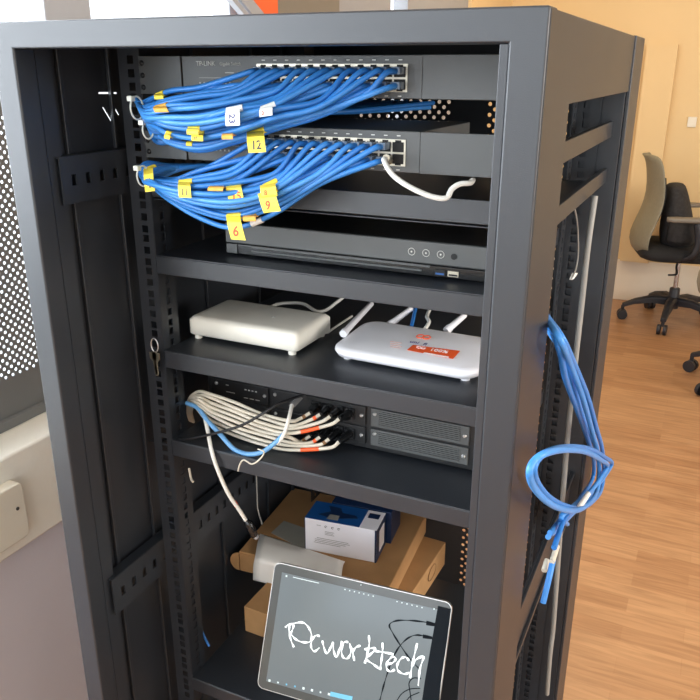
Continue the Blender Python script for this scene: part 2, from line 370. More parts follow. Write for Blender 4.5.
# mounting rails with three square holes per unit
def rail(x_in, x_out, y, ydir, s):
    mb = MB(); a, b = sorted((x_in, x_out)); c = (a+b)/2+.003*s
    us = [a, c-.0048, c+.0048, b]; vs = [.09]; z = Z(-.03)
    zz = []
    while z > .14:
        for d_ in (.0064, .0222, .0381): zz += [z-d_]
        z -= .04445
    zz = sorted(zz); vs = [.09]
    for q in zz: vs += [q-.0048, q+.0048]
    vs.append(Z(-.006))
    mb.grid(us, vs, lambda u, v: Vector((u, y, v)), lambda i, j: i == 1 and j % 2 == 1)
    ws = [0, .014, .0225, .036]
    mb.grid(ws, vs, lambda u, v: Vector((x_in, y+u*ydir, v)), lambda i, j: i == 1 and j % 2 == 1)
    return mb.build('mounting_rail', M['rack'], RK, solid=.0018)
rail(.074, .042, .152, 1, 1); rail(.526, .562, .152, 1, -1); rail(.074, .042, .612, -1, 1); rail(.526, .562, .612, -1, -1)
# shelves: tray with a folded front lip and side flanges
SHZ = [-.172, -.279, -.414, -.552, -.987]
def shelf(z, x0=.0752, x1=.5245, y0=.150, y1=.57, lip=.0255):
    mb = MB(); mb.box(x0, x1, y0, y1, Z(z-.002), Z(z)); mb.box(x0, x1, y0, y0+.002, Z(z-lip), Z(z-.002)); mb.box(x0, x0+.002, y0+.002, y1, Z(z-lip), Z(z-.002)); mb.box(x1-.002, x1, y0+.002, y1, Z(z-lip), Z(z-.002))
    return mb.build('shelf', M['rack'], RK, bevel=.0012, seg=3)
for z in SHZ[1:]: shelf(z)
mb = MB(); mb.box(.0752, .5245, .155, .57, Z(-.207), Z(-.205)); mb.box(.0752, .5245, .153, .155, Z(-.203), Z(-.177)); mb.box(.5245, .571, .19, .57, Z(-.207), Z(-.205)); mb.build('shelf', M['rack'], RK, bevel=.001)
# rear door, perforated near the top and along its right edge
mb = MB(); fy = DP-.012
fn = lambda u, v: Vector((u, fy, v))
cuts = []
for u0, u1, v0, v1 in ((.10, .295, Z(-.25), Z(-.06)), (.355, .373, Z(-1.35), Z(-.06)), (.478, .496, Z(-1.35), Z(-.06))):
    eu, ev = perforated(mb, u0, u1, v0, v1, fn); cuts.append((u0, eu, v0, ev))
mb.build('perforated_sheet', M['rack'], RK, solid=.001)
mb = MB(); edge = .061
for u0, u1, v0, v1 in cuts:
    mb.box(edge, u0, fy-.001, fy+.001, .07, Z(-.006)); mb.box(u0, u1, fy-.001, fy+.001, .07, v0); mb.box(u0, u1, fy-.001, fy+.001, v1, Z(-.006)); edge = u1
mb.box(edge, .56, fy-.001, fy+.001, .07, Z(-.006))
mb.build('rear_door', M['rack'], RK)
for x in (.05, .55):
    for y in (.07, .67):
        mb = MB(); mb.cyl((x, y, .012), (x, y, .05), .008); mb.cyl((x, y, 0), (x, y, .012), .022); mb.build('levelling_foot', M['screw'], RK)
# screws on rails
def screw(p, par, r=.0032, n=(0, -1, 0), mt=None, name='screw'):
    p = Vector(p); n = Vector(n); return MB().tube([p, p+n*.0012, p+n*.002], [r, r, r*.55], 10).build(name, mt or M['screw'], par)

# ================================================================== SWITCHES
def rj_strip(mb_sh, mb_ho, x0, z0, n, pw, ph, y):
    """shielded housing with two rows of jack openings; the openings' latches face up and down"""
    for row in range(2):
        for i in range(n):
            cx = x0+(i+.5)*pw; cz = z0+(row+.5)*ph; s = 1 if row else -1
            mb_ho.box(cx-.0064, cx+.0064, y-.0006, y+.004, cz-.0054-.001*s, cz+.0050-.001*s)
            mb_ho.box(cx-.0034, cx+.0034, y-.0006, y+.004, min(cz+.0032*s, cz+.0060*s), max(cz+.0032*s, cz+.0060*s))
    mb_sh.box(x0-.001, x0+n*pw+.001, y, y+.003, z0+.0006, z0+2*ph-.0006)
def switch(zt, label, words):
    y = .150; t = thing('network_switch', (.29, .25, Z(zt-.044)), label, 'network switch')
    MB().box(.139, .443, y, y+.18, Z(zt-.0436), Z(zt)).build('case', M['equip'], t, bevel=.001)
    for a, b in ((.076, .1385), (.4435, .5235)): MB().box(a, b, y-.002, y, Z(zt-.0436), Z(zt)).build('rack_ear', M['equip'], t, bevel=.0008)
    for a in (.081,):
        for dz in (-.008, -.022, -.036): screw((a, y-.002, Z(zt+dz)), t, .0033, mt=M['equip_black'])
    sh, ho = MB(), MB(); rj_strip(sh, ho, .2445, Z(zt-.0375), 12, .0151, .0146, y-.0012)
    sh.build('port_shield', M['steel'], t); ho.build('port_opening', M['hole'], t)
    text('TP-LINK', 'brand_print', M['print'], t, (.160, y-.0005, Z(zt-.011)), (1, 0, 0), (0, 0, 1), .0075)
    text(words, 'brand_print', M['print'], t, (.193, y-.0005, Z(zt-.0105)), (1, 0, 0), (0, 0, 1), .005)
    for dz in (.0050, .0410):
        mb = MB()
        for k in range(12): mb.box(.25+k*.0151, .254+k*.0151, y-.0006, y, Z(zt-dz-.0005), Z(zt-dz+.0005))
        mb.build('port_numbers', M['print'], t)
    mb = MB()
    for k in range(8): mb.box(.163+k*.006, .165+k*.006, y-.0006, y, Z(zt-.031), Z(zt-.029))
    mb.build('status_lights', M['print'], t)
    MB().box(.163, .215, y-.0006, y, Z(zt-.0245), Z(zt-.024)).build('printed_line', M['print'], t)
    MB().box(.2, .212, y-.0006, y, Z(zt-.019), Z(zt-.018)).build('printed_line', M['print'], t)
    return t
SW1 = switch(-.0325, 'dark grey 24-port network switch at the very top of the rack', 'Gigabit Switch')
SW2 = switch(-.109, 'dark grey 24-port network switch below the topmost one, white cable at its right', 'Gigabit Switch')

# ------------------------------------------------------------------ blue patch cables in two bundles
CABLES = []                     # (object, polyline, upper?)
def lerp(a, b, t): return a+(b-a)*t
def itab(tab, x):
    for (x0, a), (x1, b) in zip(tab, tab[1:]):
        if x0 <= x <= x1: return lerp(a, b, (x-x0)/(x1-x0))
    return tab[0][1] if x < tab[0][0] else tab[-1][1]
def patch_bundle(zt, upper, first=0):
    y0 = .147
    if upper:
        top = [(142, 100), (165, 93), (200, 86), (260, 74), (320, 71), (400, 70)]
        bot = [(150, 136), (165, 144), (200, 151), (240, 143), (290, 124), (330, 112), (360, 98), (400, 84)]
        tx, ty = (137, 152), (100, 133)
    else:
        top = [(142, 178), (165, 181), (200, 171), (260, 153), (320, 144), (400, 142)]
        bot = [(150, 192), (175, 205), (205, 222), (240, 231), (275, 216), (300, 200), (330, 180), (365, 163), (400, 152)]
        tx, ty = (140, 150), (172, 190)
    N = 24
    order = list(range(N))
    for k in order:
        colm, row = k//2, k % 2
        if (not upper) and colm == 11: continue          # the last pair of jacks carries other leads
        cx = .2445+(colm+.5)*.0151; cz = Z(zt-.0375)+(row+.5)*.0146
        t = (colm+.5*(1-row))/11.6
        t = max(0, min(1, t+random.uniform(-.06, .06)))
        dep = .122-(.050 if upper else .036)*math.sin(PI*min(1, max(0, t)))*(1 if row else .45)-random.uniform(0, .012)
        pts = [Vector((cx, y0+.004, cz)), Vector((cx, y0-.013, cz-.0005)), Vector((cx-.006, y0-.024, cz-.003))]
        pxp = proj(pts[-1])[0]
        for xx in (365, 320, 275, 235, 200, 170):
            if xx < pxp-16:
                yy = lerp(itab(top, xx), itab(bot, xx), t)+random.uniform(-1.5, 1.5)
                d_ = lerp(y0-.03, dep, min(1, (pxp-xx)/90))
                pts.append(onY(xx, yy, d_))
        ex, ey = lerp(tx[0], tx[1], t), lerp(ty[0], ty[1], t)
        pts.append(onY(ex+5, ey+(3 if t < .5 else -1), dep+.008))
        e = onY(ex, ey, min(.128, dep+.022)); pts.append(e)
        # the lead turns back round the tie and runs behind the bundle
        if upper:
            pts.append(e+Vector((.012, .014, -.012))); pts.append(Vector((.16+.09*t, .139, Z(-.088)))); pts.append(Vector((.22+.1*t, .19, Z(-.094)))); pts.append(Vector((.25+.12*t, .40, Z(-.096+.006*row))))
        else:
            pts.append(e+Vector((.004, .010, .010))); pts.append(Vector((.105+.03*t, .165, Z(-.163)))); pts.append(Vector((.15+.05*t, .26, Z(-.168)))); pts.append(Vector((.18+.05*t, .42, Z(-.17+.006*row))))
        line = catmull(pts, 7)
        where = 'upper' if upper else 'lower'
        c = thing('patch_cable', pts[1], None, 'cable', 'blue network cables plugged into the %s switch' % where)
        ORD = ('first', 'second', 'third', 'fourth', 'fifth', 'sixth', 'seventh', 'eighth', 'ninth', 'tenth', 'eleventh', 'twelfth')
        c['label'] = 'untagged blue cable in the %s %s-row jack from the left of the %s switch' % (ORD[colm], 'upper' if row else 'lower', 'topmost' if upper else 'second')
        MB().tube(line, .0032, 8).build('jacket', M['blue'][random.randrange(3)], c)
        mb = MB(); mb.box(cx-.0054, cx+.0054, y0-.012, y0+.006, cz-.0038, cz+.0038); mb.build('plug', M['clear'], c, bevel=.001)
        CABLES.append([c, line, upper, False])
patch_bundle(-.0325, True); patch_bundle(-.109, False)
used_lab = set()
def add_tag(px, py, upper, wpx, hpx, mt, ang, label, ink=None, word=None, rot=0):
    """a folded adhesive flag wrapped round the nearest cable"""
    best = None
    for c in CABLES:
        if c[2] != upper or c[3]: continue
        for i in range(6, len(c[1])-1):
            p = c[1][i]; q = proj(p); d = math.hypot(q[0]-px, q[1]-py)
            sc = (p-CAM).length*1000+max(0, d-4)*40
            if best is None or sc < best[0]: best = (sc, c, i)
    _, c, i = best; c[3] = True
    p = c[1][i]; c[0]['label'] = label
    s = (p-CAM).dot(F_)/FPX
    tdir = (c[1][min(i+2, len(c[1])-1)]-c[1][i-2]).normalized()
    if tdir.x < 0: tdir = -tdir
    wd, hg = wpx*s, hpx*s
    MB().tube([p-tdir*wd*.5, p+tdir*wd*.5], .0038, 10).build('tag_sleeve', mt, c[0])
    if hpx <= 4: return
    n = Vector((0, -1, .18)).normalized()
    X = tdir*.5+Vector((.85, 0, -.03)); X = (X-n*X.dot(n)).normalized(); Y = n.cross(X).normalized()
    if Y.z < 0: Y = -Y
    ca, sa = math.cos(ang), math.sin(ang)
    DN = (-Y*ca+X*sa).normalized()
    near = (p-CAM).dot(F_); mind = near
    for cc in CABLES:
        for q_ in cc[1][3:]:
            u_ = proj(q_)
            if abs(u_[0]-px) < wpx*.65 and -4 < u_[1]-py < hpx+4: mind = min(mind, (q_-CAM).dot(F_))
    off = min(.024, near-mind+.0050); tc = (CAM-p).normalized()
    front = p+n*.0040
    o0 = front+(-Y)*.0; rows = []
    for k in range(5):
        v = k/4; bow = .0016*math.sin(v*PI)
        oo = tc*off*min(1, v*3+.2)+n*bow*.5; rows.append([o0-X*wd/2+DN*hg*v+oo, o0+X*wd/2+DN*hg*v+oo+n*.0004])
    mb = MB(); mb.add([q for r_ in rows for q in r_], [(2*k, 2*k+1, 2*k+3, 2*k+2) for k in range(4)])
    fl = mb.build('tag_flag', mt, c[0], solid=.0005)
    if word:
        tx = X if not rot else DN
        up = -DN if not rot else X
        ctr = o0+DN*hg*.62+tc*off+n*.0012
        text(word, 'handwriting', ink, fl, ctr-tx*wd*.30-up*hg*.22, tx, up, hg*.58, .0001)
Y_, A_, Wt = M['yellow'], M['amber'], M['white_tag']
UP = [
 (159, 92, 11, 5, Y_, .1, 'blue cable with a short yellow sleeve, the highest tag of the top fan', None, None),
 (160, 105, 17, 6, A_, .5, 'blue cable with a crumpled amber tag just right of the top fan tie', None, None),
 (233, 109, 17, 16, Wt, 0, 'blue cable with a large white tag marked 23 in dark ink', M['ink_blue'], '23'),
 (265, 107, 15, 9, Wt, -.1, 'blue cable with a small white tag and red digit, right of the big white tag', M['ink_red'], '0'),
 (193, 126, 14, 6, Y_, 0, 'blue cable with a plain yellow sleeve low in the top fan, left of centre', M['ink_red'], None),
 (198, 133, 14, 7, Y_, 0, 'blue cable with a yellow tag directly beneath another yellow sleeve in the top fan', M['ink_dark'], '17'),
 (168, 132, 7, 5, Y_, 0, 'blue cable with a tiny yellow tag beside the second tie of the top fan', None, None),
 (227, 134, 13, 6, A_, 0, 'blue cable with an amber tag between two yellow ones under the top fan', None, None),
 (188, 143, 7, 4, Y_, 0, 'lowest blue cable of the top fan with a tiny yellow sleeve', None, None),
 (256, 131, 20, 20, Y_, .1, 'blue cable with the biggest yellow tag of the top fan marked 12', M['ink_dark'], '12')]
for a in UP: add_tag(a[0], a[1], True, a[2], a[3], a[4], a[5], a[6], a[7], a[8], rot=(a[8] == '23'))
LO = [
 (150, 165, 12, 22, Y_, 0, 'blue cable with a tall yellow tag at the far left end of the lower fan', M['ink_dark'], '4'),
 (187, 180, 15, 15, Y_, .1, 'blue cable with a square yellow tag marked 11 at the left of the lower fan', M['ink_dark'], '11'),
 (218, 186, 18, 5, A_, -.3, 'blue cable with a curled amber tag left of centre in the lower fan', None, None),
 (233, 186, 18, 20, Y_, .25, 'blue cable with a yellow tag marked 15 in red, centre of the lower fan', M['ink_red'], '15'),
 (269, 181, 18, 12, Y_, .1, 'blue cable with a folded yellow tag just above the one marked 9', M['ink_red'], '8'),
 (272, 194, 20, 20, Y_, .25, 'blue cable with the large yellow tag marked 9 in red, right in the lower fan', M['ink_red'], '9'),
 (233, 217, 17, 24, Y_, .3, 'blue cable with the lowest yellow tag hanging over the recorder, marked 6', M['ink_red'], '6'),
 (254, 217, 15, 6, A_, 0, 'blue cable with an amber sleeve beside the lowest hanging tag', None, None),
 (260, 225, 14, 3, Wt, 0, 'blue cable with a plain white sleeve at the bottom of the lower fan', None, None)]
for a in LO: add_tag(a[0], a[1], False, a[2], a[3], a[4], a[5], a[6], a[7], a[8])
# zip ties
def ring_tie(px, py, y, r, label, tail=True):
    c = onY(px, py, y); t = thing('zip_tie', c, label, 'zip tie')
    pts = [c+Vector((math.cos(a)*.003, math.cos(a)*r*.6, math.sin(a)*r)) for a in [2*PI*k/20 for k in range(21)]]
    MB().tube(pts, .0011, 6).build('strap', M['tie'], t)
    MB().box(c.x-.004, c.x+.003, c.y-.012, c.y-.005, c.z+r*.6, c.z+r*.6+.006).build('tie_head', M['tie'], t, bevel=.0008)
ring_tie(137, 108, .10, .013, 'white zip tie round the left end of the top blue cable fan')
ring_tie(148, 130, .10, .010, 'small white zip tie just below the first on the top fan')
ring_tie(143, 176, .10, .012, 'pale zip tie gathering the left end of the lower blue cable fan')
# short white lead from the second switch
t = thing('patch_cable', onY(386, 158, .14), 'short white network cable looping right from the second switch', 'cable')
pts = [Vector((.408, .146, Z(-.140))), onY(384, 160, .122), onY(392, 174, .112), onY(408, 186, .108), onY(430, 196, .112), onY(446, 198, .118), onY(452, 189, .125), onY(460, 184, .130), onY(470, 183, .138), onY(473, 180, .158), onY(471, 181, .23)]
MB().tube(catmull(pts, 8), .0029, 10).build('jacket', M['white_cable'], t)
MB().tube([Vector((.408, .147, Z(-.140))), onY(386, 158, .132)], [.005, .0042], 8).build('plug', M['steel'], t)

# ================================================================== VIDEO RECORDER
z0 = Z(-.279)
nv = thing('video_recorder', (.33, .33, z0), 'wide black video recorder on the shelf right under the blue cables', 'video recorder')
MB().box(.162, .519, .197, .44, z0+.003, z0+.042).build('case', M['equip_black'], nv, bevel=.002)
MB().box(.160, .521, .190, .197, z0+.017, z0+.044).build('front_panel', M['equip'], nv, bevel=.002)
MB().box(.160, .521, .191, .197, z0+.003, z0+.016).build('lower_panel', M['gloss_black'], nv, bevel=.001)
mb = MB(); mb.box(.20, .445, .1895, .192, z0+.0135, z0+.016); mb.box(.20, .435, .1895, .192, z0+.008, z0+.010); mb.build('trim_strip', M['equip'], nv)
mb = MB(); mb.box(.162, .178, .1895, .1915, z0+.004, z0+.016); mb.build('indicator_window', M['equip'], nv)
for x in (.422, .440, .458):
    c = Vector((x, .1895, z0+.0305))
    MB().tube([c+Vector((math.cos(a)*.0042, 0, math.sin(a)*.0042)) for a in [2*PI*k/16 for k in range(17)]], .0004, 5).build('button', M['print'], nv)
    MB().cyl(c, c+Vector((0, -.0006, 0)), .0011, 8).build('button', M['print'], nv)
MB().cyl((.474, .1895, z0+.0295), (.474, .189, z0+.0295), .0036).build('button', M['hole'], nv)
for x in (.458, .474):
    sh = MB(); sh.box(x-.0065, x+.0065, .1893, .1915, z0+.0055, z0+.012); pt = sh.build('usb_port', M['steel'] if x > .46 else M['hole'], nv)
    MB().box(x-.0052, x+.0052, .189, .1894, z0+.0065, z0+.0085).build('port_tongue', M['hole'] if x > .46 else M['box_blue'], pt)
for x in (.19, .49):
    for y in (.22, .42): MB().cyl((x, y, z0), (x, y, z0+.004), .009).build('foot', M['hole'], nv)

# ================================================================== WHITE BOX AND ROUTER
z0 = Z(-.414)
A = onZ(188.6, 334, z0+.006); B = onZ(297, 353, z0+.006)
ux = (B-A); ux.z = 0; wd = ux.length; ux.normalize(); uy = Vector((-ux.y, ux.x, 0))
wb = thing('ethernet_switch', A+ux*wd/2+uy*.05-Vector((0, 0, .006)), 'small white desktop network box on stubby feet, left on the router shelf', 'network device')
dp = .104
def wbp(u, v, z): return A+ux*u+uy*v+Vector((0, 0, z))
rings = []
for zz, ins in ((.0, .002), (.002, 0), (.022, 0), (.0265, .004), (.0275, .010)):
    rings.append([wbp(u, v, zz) for u, v in rrect(wd/2, dp/2, wd-2*ins, dp-2*ins, .007)])
MB().loft(rings).build('case', M['white_plastic'], wb)
mb = MB()
for i_, (u, v) in enumerate(((.012, .008), (wd-.012, .008), (.012, dp-.012), (wd-.012, dp-.012))): MB().cyl(wbp(u, v, -.006), wbp(u, v, 0), .0055, 12).build('foot', M['white_plastic'], wb)
text('⌂', 'brand_print', M['print'], wb, wbp(wd*.62, dp*.45, .0278), ux, uy, .008)
# router
FL = onZ(328, 354, z0+.009); FR = onZ(477, 381, z0+.009)
ux = (FR-FL); ux.z = 0; ux.normalize(); uy = Vector((-ux.y, ux.x, 0)); wr = .206; dr = .122
def rp(u, v, z): return FL+ux*u+uy*v+Vector((0, 0, z))
rt = thing('wifi_router', rp(wr/2, dr/2, -.009), 'white rounded wifi router with an orange sticker, right on the router shelf', 'router')
n = 44; rings = []
def outl(ins, z):
    return [rp(u, v, z+.055*v*min(1, max(0, (z+.006)/.012))) for u, v in rrect(wr/2, dr/2, wr-2*ins, dr-2*ins, max(.006, .026-ins), 8)]
rings = [outl(.014, -.006), outl(.004, -.003), outl(0, .003), outl(.0008, .0062), outl(.004, .0085), outl(.010, .0095), outl(.045, .0100)]
MB().loft(rings).build('case', M['router_white'], rt)
for u in (.02, wr-.02):
    for v in (.02, dr-.02): MB().cyl(rp(u, v, -.009), rp(u, v, -.004), .006).build('foot', M['router_white'], rt)
nrm = (Vector((0, 0, 1))-uy*.055).normalized(); up_ = (uy+Vector((0, 0, .055))).normalized()
rs = rp(0, 0, .0106)
def onR(px, py): return onP(px, py, rs, nrm)
def decal(name, pxs, mt, par, th=.0003):
    return MB().prism([onR(*p) for p in pxs], nrm*th).build(name, mt, par)
st = decal('sticker', [(413, 345), (460, 351), (453, 359), (407, 350)], M['orange'], rt)
text('100%', 'sticker_print', M['white_print'], st, onR(429, 350.5)+nrm*.0004, ux, up_, .0115, .0002)
mb = MB(); mb.prism([onR(*p)+nrm*.0003 for p in ((424, 352.5), (449, 357), (448.3, 358), (423.3, 353.4))], nrm*.0002); mb.build('sticker_line', M['white_print'], st)
c = onR(421, 348)+nrm*.0006
for dx in (-.003, .003): MB().tube([c+ux*(dx+math.cos(a)*.0032)+up_*math.sin(a)*.0032 for a in [2*PI*k/12 for k in range(13)]], .0004, 4).build('sticker_print', M['white_print'], st)
c = onR(423.5, 337)+nrm*.0003
for dx in (-.0045, .0045): MB().tube([c+ux*(dx+math.cos(a)*.0050)+up_*math.sin(a)*.0062 for a in [2*PI*k/16 for k in range(17)]], .0008, 4).build('logo_loop', M['orange'], rt)
text('uni', 'logo_text', M['purple'], rt, onR(409, 342.5)+nrm*.0003, ux, up_, .011, .0002); text('fi', 'logo_text', M['ink_blue'], rt, onR(422.5, 345)+nrm*.0003, ux, up_, .011, .0002)
mb = MB()
for k in range(4): a_ = onR(390+0*k, 341.5+k*1.8); mb.prism([a_, a_+ux*(.017-.003*(k % 2)), a_+ux*(.017-.003*(k % 2))+up_*.0016, a_+up_*.0016], nrm*.0002)
mb.build('small_print', M['pinkprint'], rt)
# antennas hinged at the back and side, folded flat
def antenna(p, q, lab):
    P, Q = p, q; d = (Q-P).normalized()
    a_ = MB().tube([P, P+d*.006, P+d*.012, Q-d*.003, Q], [.0055, .006, .0048, .0042, .002], 10).build('antenna', M['router_white'], rt)
antenna(onZ(343, 334, z0+.022), onZ(372, 303, z0+.035), ''); antenna(onY(388, 326, .335), onY(412, 308, .38), ''); antenna(onY(446, 331, .345), onY(466, 314, .38), '')
def lead(name, label, mt, pts, r=.0024, n=8, group=None, cat='cable'):
    o = MB().tube(catmull(pts, 7), r, n).build(name, mt); tag(o, label, cat, group); return o
lead('network_cable', 'short blue cable plugged into the back of the white router', M['blue'][2], [onY(411, 328, .33), onY(413, 320, .35), onY(416, 306, .40), onY(420, 296, .47)], .0028)
lead('power_cable', 'thin white cable with a twist leaving the back of the white router', M['white_cable'], [onY(425, 329, .33), onY(429, 322, .35), onY(427, 316, .37), onY(432, 306, .42), onY(440, 298, .48)], .0028)
lead('power_cable', 'white cable arching behind the small white network box', M['white_cable'], [onY(262, 312, .33), onY(275, 305, .36), onY(290, 303, .37), onY(304, 304, .37), onY(316, 311, .36), onY(326, 310, .37), onY(337, 302, .39), onY(350, 292, .42)], .0026)
lead('power_cable', 'thin pale cable lying between the white box and the router', M['white_cable'], [onZ(327, 333, z0+.003), onZ(334, 328, z0+.003), onZ(343, 322, z0+.003), onZ(352, 316, z0+.003)], .0018)

# ================================================================== MODULAR PHONE CHASSIS
z0 = Z(-.552); Y0 = .240
kv = thing('phone_system_chassis', (.3, .35, z0), 'black modular rack chassis with cream cables plugged in, on the third full shelf', 'phone system')
MB().box(.080, .519, Y0, Y0+.24, z0+.004, z0+.082).build('case', M['equip_black'], kv, bevel=.0015)
def module(x0, x1, za, zb, slats=False):
    mb = MB(); mb.box(x0, x1, Y0-.003, Y0, za, zb); o = mb.build('slot_cover', M['equip_black' if not slats else 'equip'], kv, bevel=.0008)
    for x in (x0+.006, x1-.006): screw((x, Y0-.003, (za+zb)/2+(.006 if x < (x0+x1)/2 else .0)), o, .0028)
    if slats:
        mb = MB(); k = za+.004
        while k < zb-.003: mb.box(x0+.012, x1-.012, Y0-.0045, Y0-.003, k, k+.0012); k += .0028
        mb.build('vent_grille', M['equip'], o)
    return o
rows_ = ((-.540, -.515), (-.511, -.484))
for a, b in rows_:
    module(.352, .492, Z(a), Z(b), True); module(.194, .344, Z(a), Z(b)); module(.092, .188, Z(a), Z(b))
mb = MB()
for k in range(4): mb.box(.148+k*.006, .151+k*.006, Y0-.0036, Y0-.003, Z(-.494), Z(-.4925)); 
for k in range(3): mb.box(.146+k*.010, .153+k*.010, Y0-.0036, Y0-.003, Z(-.507), Z(-.506))
mb.box(.115, .13, Y0-.0036, Y0-.003, Z(-.503), Z(-.502)); mb.box(.115, .12, Y0-.0036, Y0-.003, Z(-.492), Z(-.491)); mb.build('panel_marking', M['print'], kv)
jk, jh = MB(), MB()
for r_, zz in enumerate((-.497, -.528)):
    for k in range(4): cx = .268+k*.0175; jk.box(cx-.0075, cx+.0075, Y0-.0055, Y0-.003, Z(zz-.008), Z(zz+.008)); jh.box(cx-.0058, cx+.0058, Y0-.006, Y0-.0054, Z(zz-.0055), Z(zz+.0055))
jk.build('jack_block', M['gloss_black'], kv); jh.build('jack_opening', M['hole'], kv)
# cables with black boots
LB = onY(190, 402, .215)
ends_up = [(310, 413), (320, 414.5), (330, 416.5), (339, 419)]
ends_lo = [(310, 436), (320, 437), (329, 439), (339, 442)]
marks = {0: 'a faint brown mark', 1: 'an orange wrap', 2: 'no mark', 3: 'a bold orange ring'}
for r_, ends in enumerate((ends_up, ends_lo)):
    for k in range(4):
        cx = .268+k*.0175; zz = Z(-.497 if r_ == 0 else -.528)
        top = ('leftmost', 'second', 'third', 'rightmost')[k]
        c = thing('network_cable', (cx, Y0, zz), '%s cream cable in the %s row of black boots on the chassis' % (top, 'upper' if r_ == 0 else 'lower'), 'cable', 'cream cables on the phone chassis')
        bx = Vector((cx, Y0-.004, zz)); e = onY(*ends[k], Y0-.034)
        MB().tube([bx, bx+Vector((-.001, -.010, -.001)), bx+(e-bx)*.62, e], [.0068, .0066, .0052, .0034], 10).build('boot', M['gloss_black'], c)
        i_ = k+4*r_
        g = (k+4*r_)/7
        P = [e, e+Vector((-.012, -.008, -.008))]
        for j, (a_, b0_, b1_) in enumerate(((290, 421, 450), (262, 414, 444), (236, 403, 436), (211, 394, 424), (199, 392, 411))):
            P.append(onY(a_, lerp(b0_, b1_, g)+.6*math.sin(3*j+2*k), .188-.010*math.sin(PI*g)+.004*math.sin(j*2+k)))
        P += [onY(190+1.2*k, 398+6*g, .205), onY(188+k, 409+5*g, .232+.004*k), onY(191+k, 424, .30)]
        MB().tube(catmull(P, 7), .0026, 8).build('jacket', M['cream_cable'], c)
        ln = catmull(P, 7)
        if not (r_ == 0 and k in (2,)):
            MB().tube(ln[(9 if k == 3 else 3):(13 if k == 3 else 6)], .0029, 8).build('marker_wrap', M['orange' if k in (1, 3) else 'cardboard_in'], c)
# pale blue lead under the bundle, with a plug pointing up
lead('network_cable', 'pale blue cable sagging below the cream cables on the chassis shelf', M['lblue'],
     [onY(187, 403, .19), onY(198, 408, .18), onY(207, 420, .172), onY(220, 434, .166), onY(234, 449, .160), onY(248, 454, .156), onY(262, 452, .158), onY(275, 443, .162), onY(284, 434, .17)], .0034)
t = thing('network_cable', onY(285, 430, .17), 'white cable rising to a clear plug above the chassis jacks', 'cable')
MB().tube(catmull([onY(277, 444, .163), onY(284, 434, .168), onY(289, 418, .18), onY(292, 405, .20)], 6), .0027, 8).build('jacket', M['white_cable'], t)
pa, pb_ = onY(292, 406, .20), onY(299, 398, .225)
MB().tube([pa, pb_], [.005, .006], 4).build('plug', M['grey_plug'], t)
lead('network_cable', 'thin black cable crossing over the cream cables to the left', M['black_cable'],
     [onY(150, 441, .17), onY(185, 439, .155), onY(212, 434, .15), onY(240, 426, .15), onY(262, 414, .155), onY(280, 403, .175), onY(300, 396, .21), onY(325, 386, .235)], .0019)
lead('twist_tie', 'short cream twist tie hanging over the chassis shelf edge', M['cream_cable'],
     [onY(238, 471, .135), onY(240, 464, .132), onY(244, 460, .132), onY(252, 464, .132), onY(260, 459, .133), onY(264, 452, .14), onY(258, 449, .145)], .0011, 6, cat='tie')
t = thing('network_cable', onY(247, 528, .17), 'white cable hanging over the chassis shelf edge ending in a black boot', 'cable')
P = [onY(204, 414, .18), onY(207, 427, .165), onY(211, 448, .148), onY(217, 468, .142), onY(228, 493, .15), onY(238, 508, .16), onY(247, 522, .17)]
MB().tube(catmull(P, 7), .0029, 8).build('jacket', M['white_cable'], t)
MB().tube([onY(234.3, 502, .157), onY(236.6, 506, .159)], .0032, 8).build('marker_wrap', M['orange'], t)
MB().tube([onY(246, 520, .17), onY(249, 524, .17), onY(253, 533, .175), onY(255, 536, .176)], [.0042, .0062, .0066, .005], 8).build('boot', M['gloss_black'], t)
MB().tube([onY(254, 534, .176), onY(257, 538, .178)], [.005, .0045], 4).build('plug', M['grey_plug'], t)
lead('power_cable', 'thin dark cable hanging in the shadow left of the cardboard boxes', M['black_cable'], [Vector((onY(212, 470, .35).x, .35, Z(-.553))), onY(212, 473, .35), onY(208, 495, .37), onY(204, 520, .37), onY(206, 545, .37), onY(212, 558, .36)], .0014)
lead('power_cable', 'thin grey lead curving down behind the black boot', M['grey_cable'], [Vector((onY(257, 470, .40).x, .40, Z(-.553))), onY(257, 495, .40), onY(258, 510, .40), onY(262, 524, .41)], .0014)
# keys on the left rail
ky = thing('key_ring', onY(156, 345, .145), 'small bunch of keys hanging from the left mounting rail', 'keys')
c = onY(155, 345, .143)
MB().tube([c+Vector((math.cos(a)*.006, -.001, math.sin(a)*.010)) for a in [2*PI*k/16 for k in range(17)]], .0009, 6).build('ring', M['screw'], ky)
for dx, an in ((-.002, .15), (.004, -.1)):
    q = c+Vector((dx, -.003, -.009)); d = Vector((math.sin(an), 0, -math.cos(an))); s = Vector((math.cos(an), 0, math.sin(an)))
    mb = MB(); mb.prism([q+s*a_+d*b_ for a_, b_ in ((-.006, .0), (.006, 0), (.0065, .009), (.003, .014), (.003, .032), (.0005, .036), (-.002, .032), (-.0025, .014), (-.0065, .009))], (0, -.0018, 0)); mb.build('key', M['key'], ky, bevel=.0004)
# small pale clip on the rail lower down
lead('cable_stub', 'small pale cable end poking through the left rail below the chassis shelf', M['cream_cable'], [onY(189, 468, .17), onY(191, 478, .165), onY(193, 482, .16)], .0018)
lead('cable_stub', 'short blue cable end low on the left rail', M['blue'][2], [onY(198, 622, .2), onY(203, 634, .2), onY(209, 646, .2)], .0022)

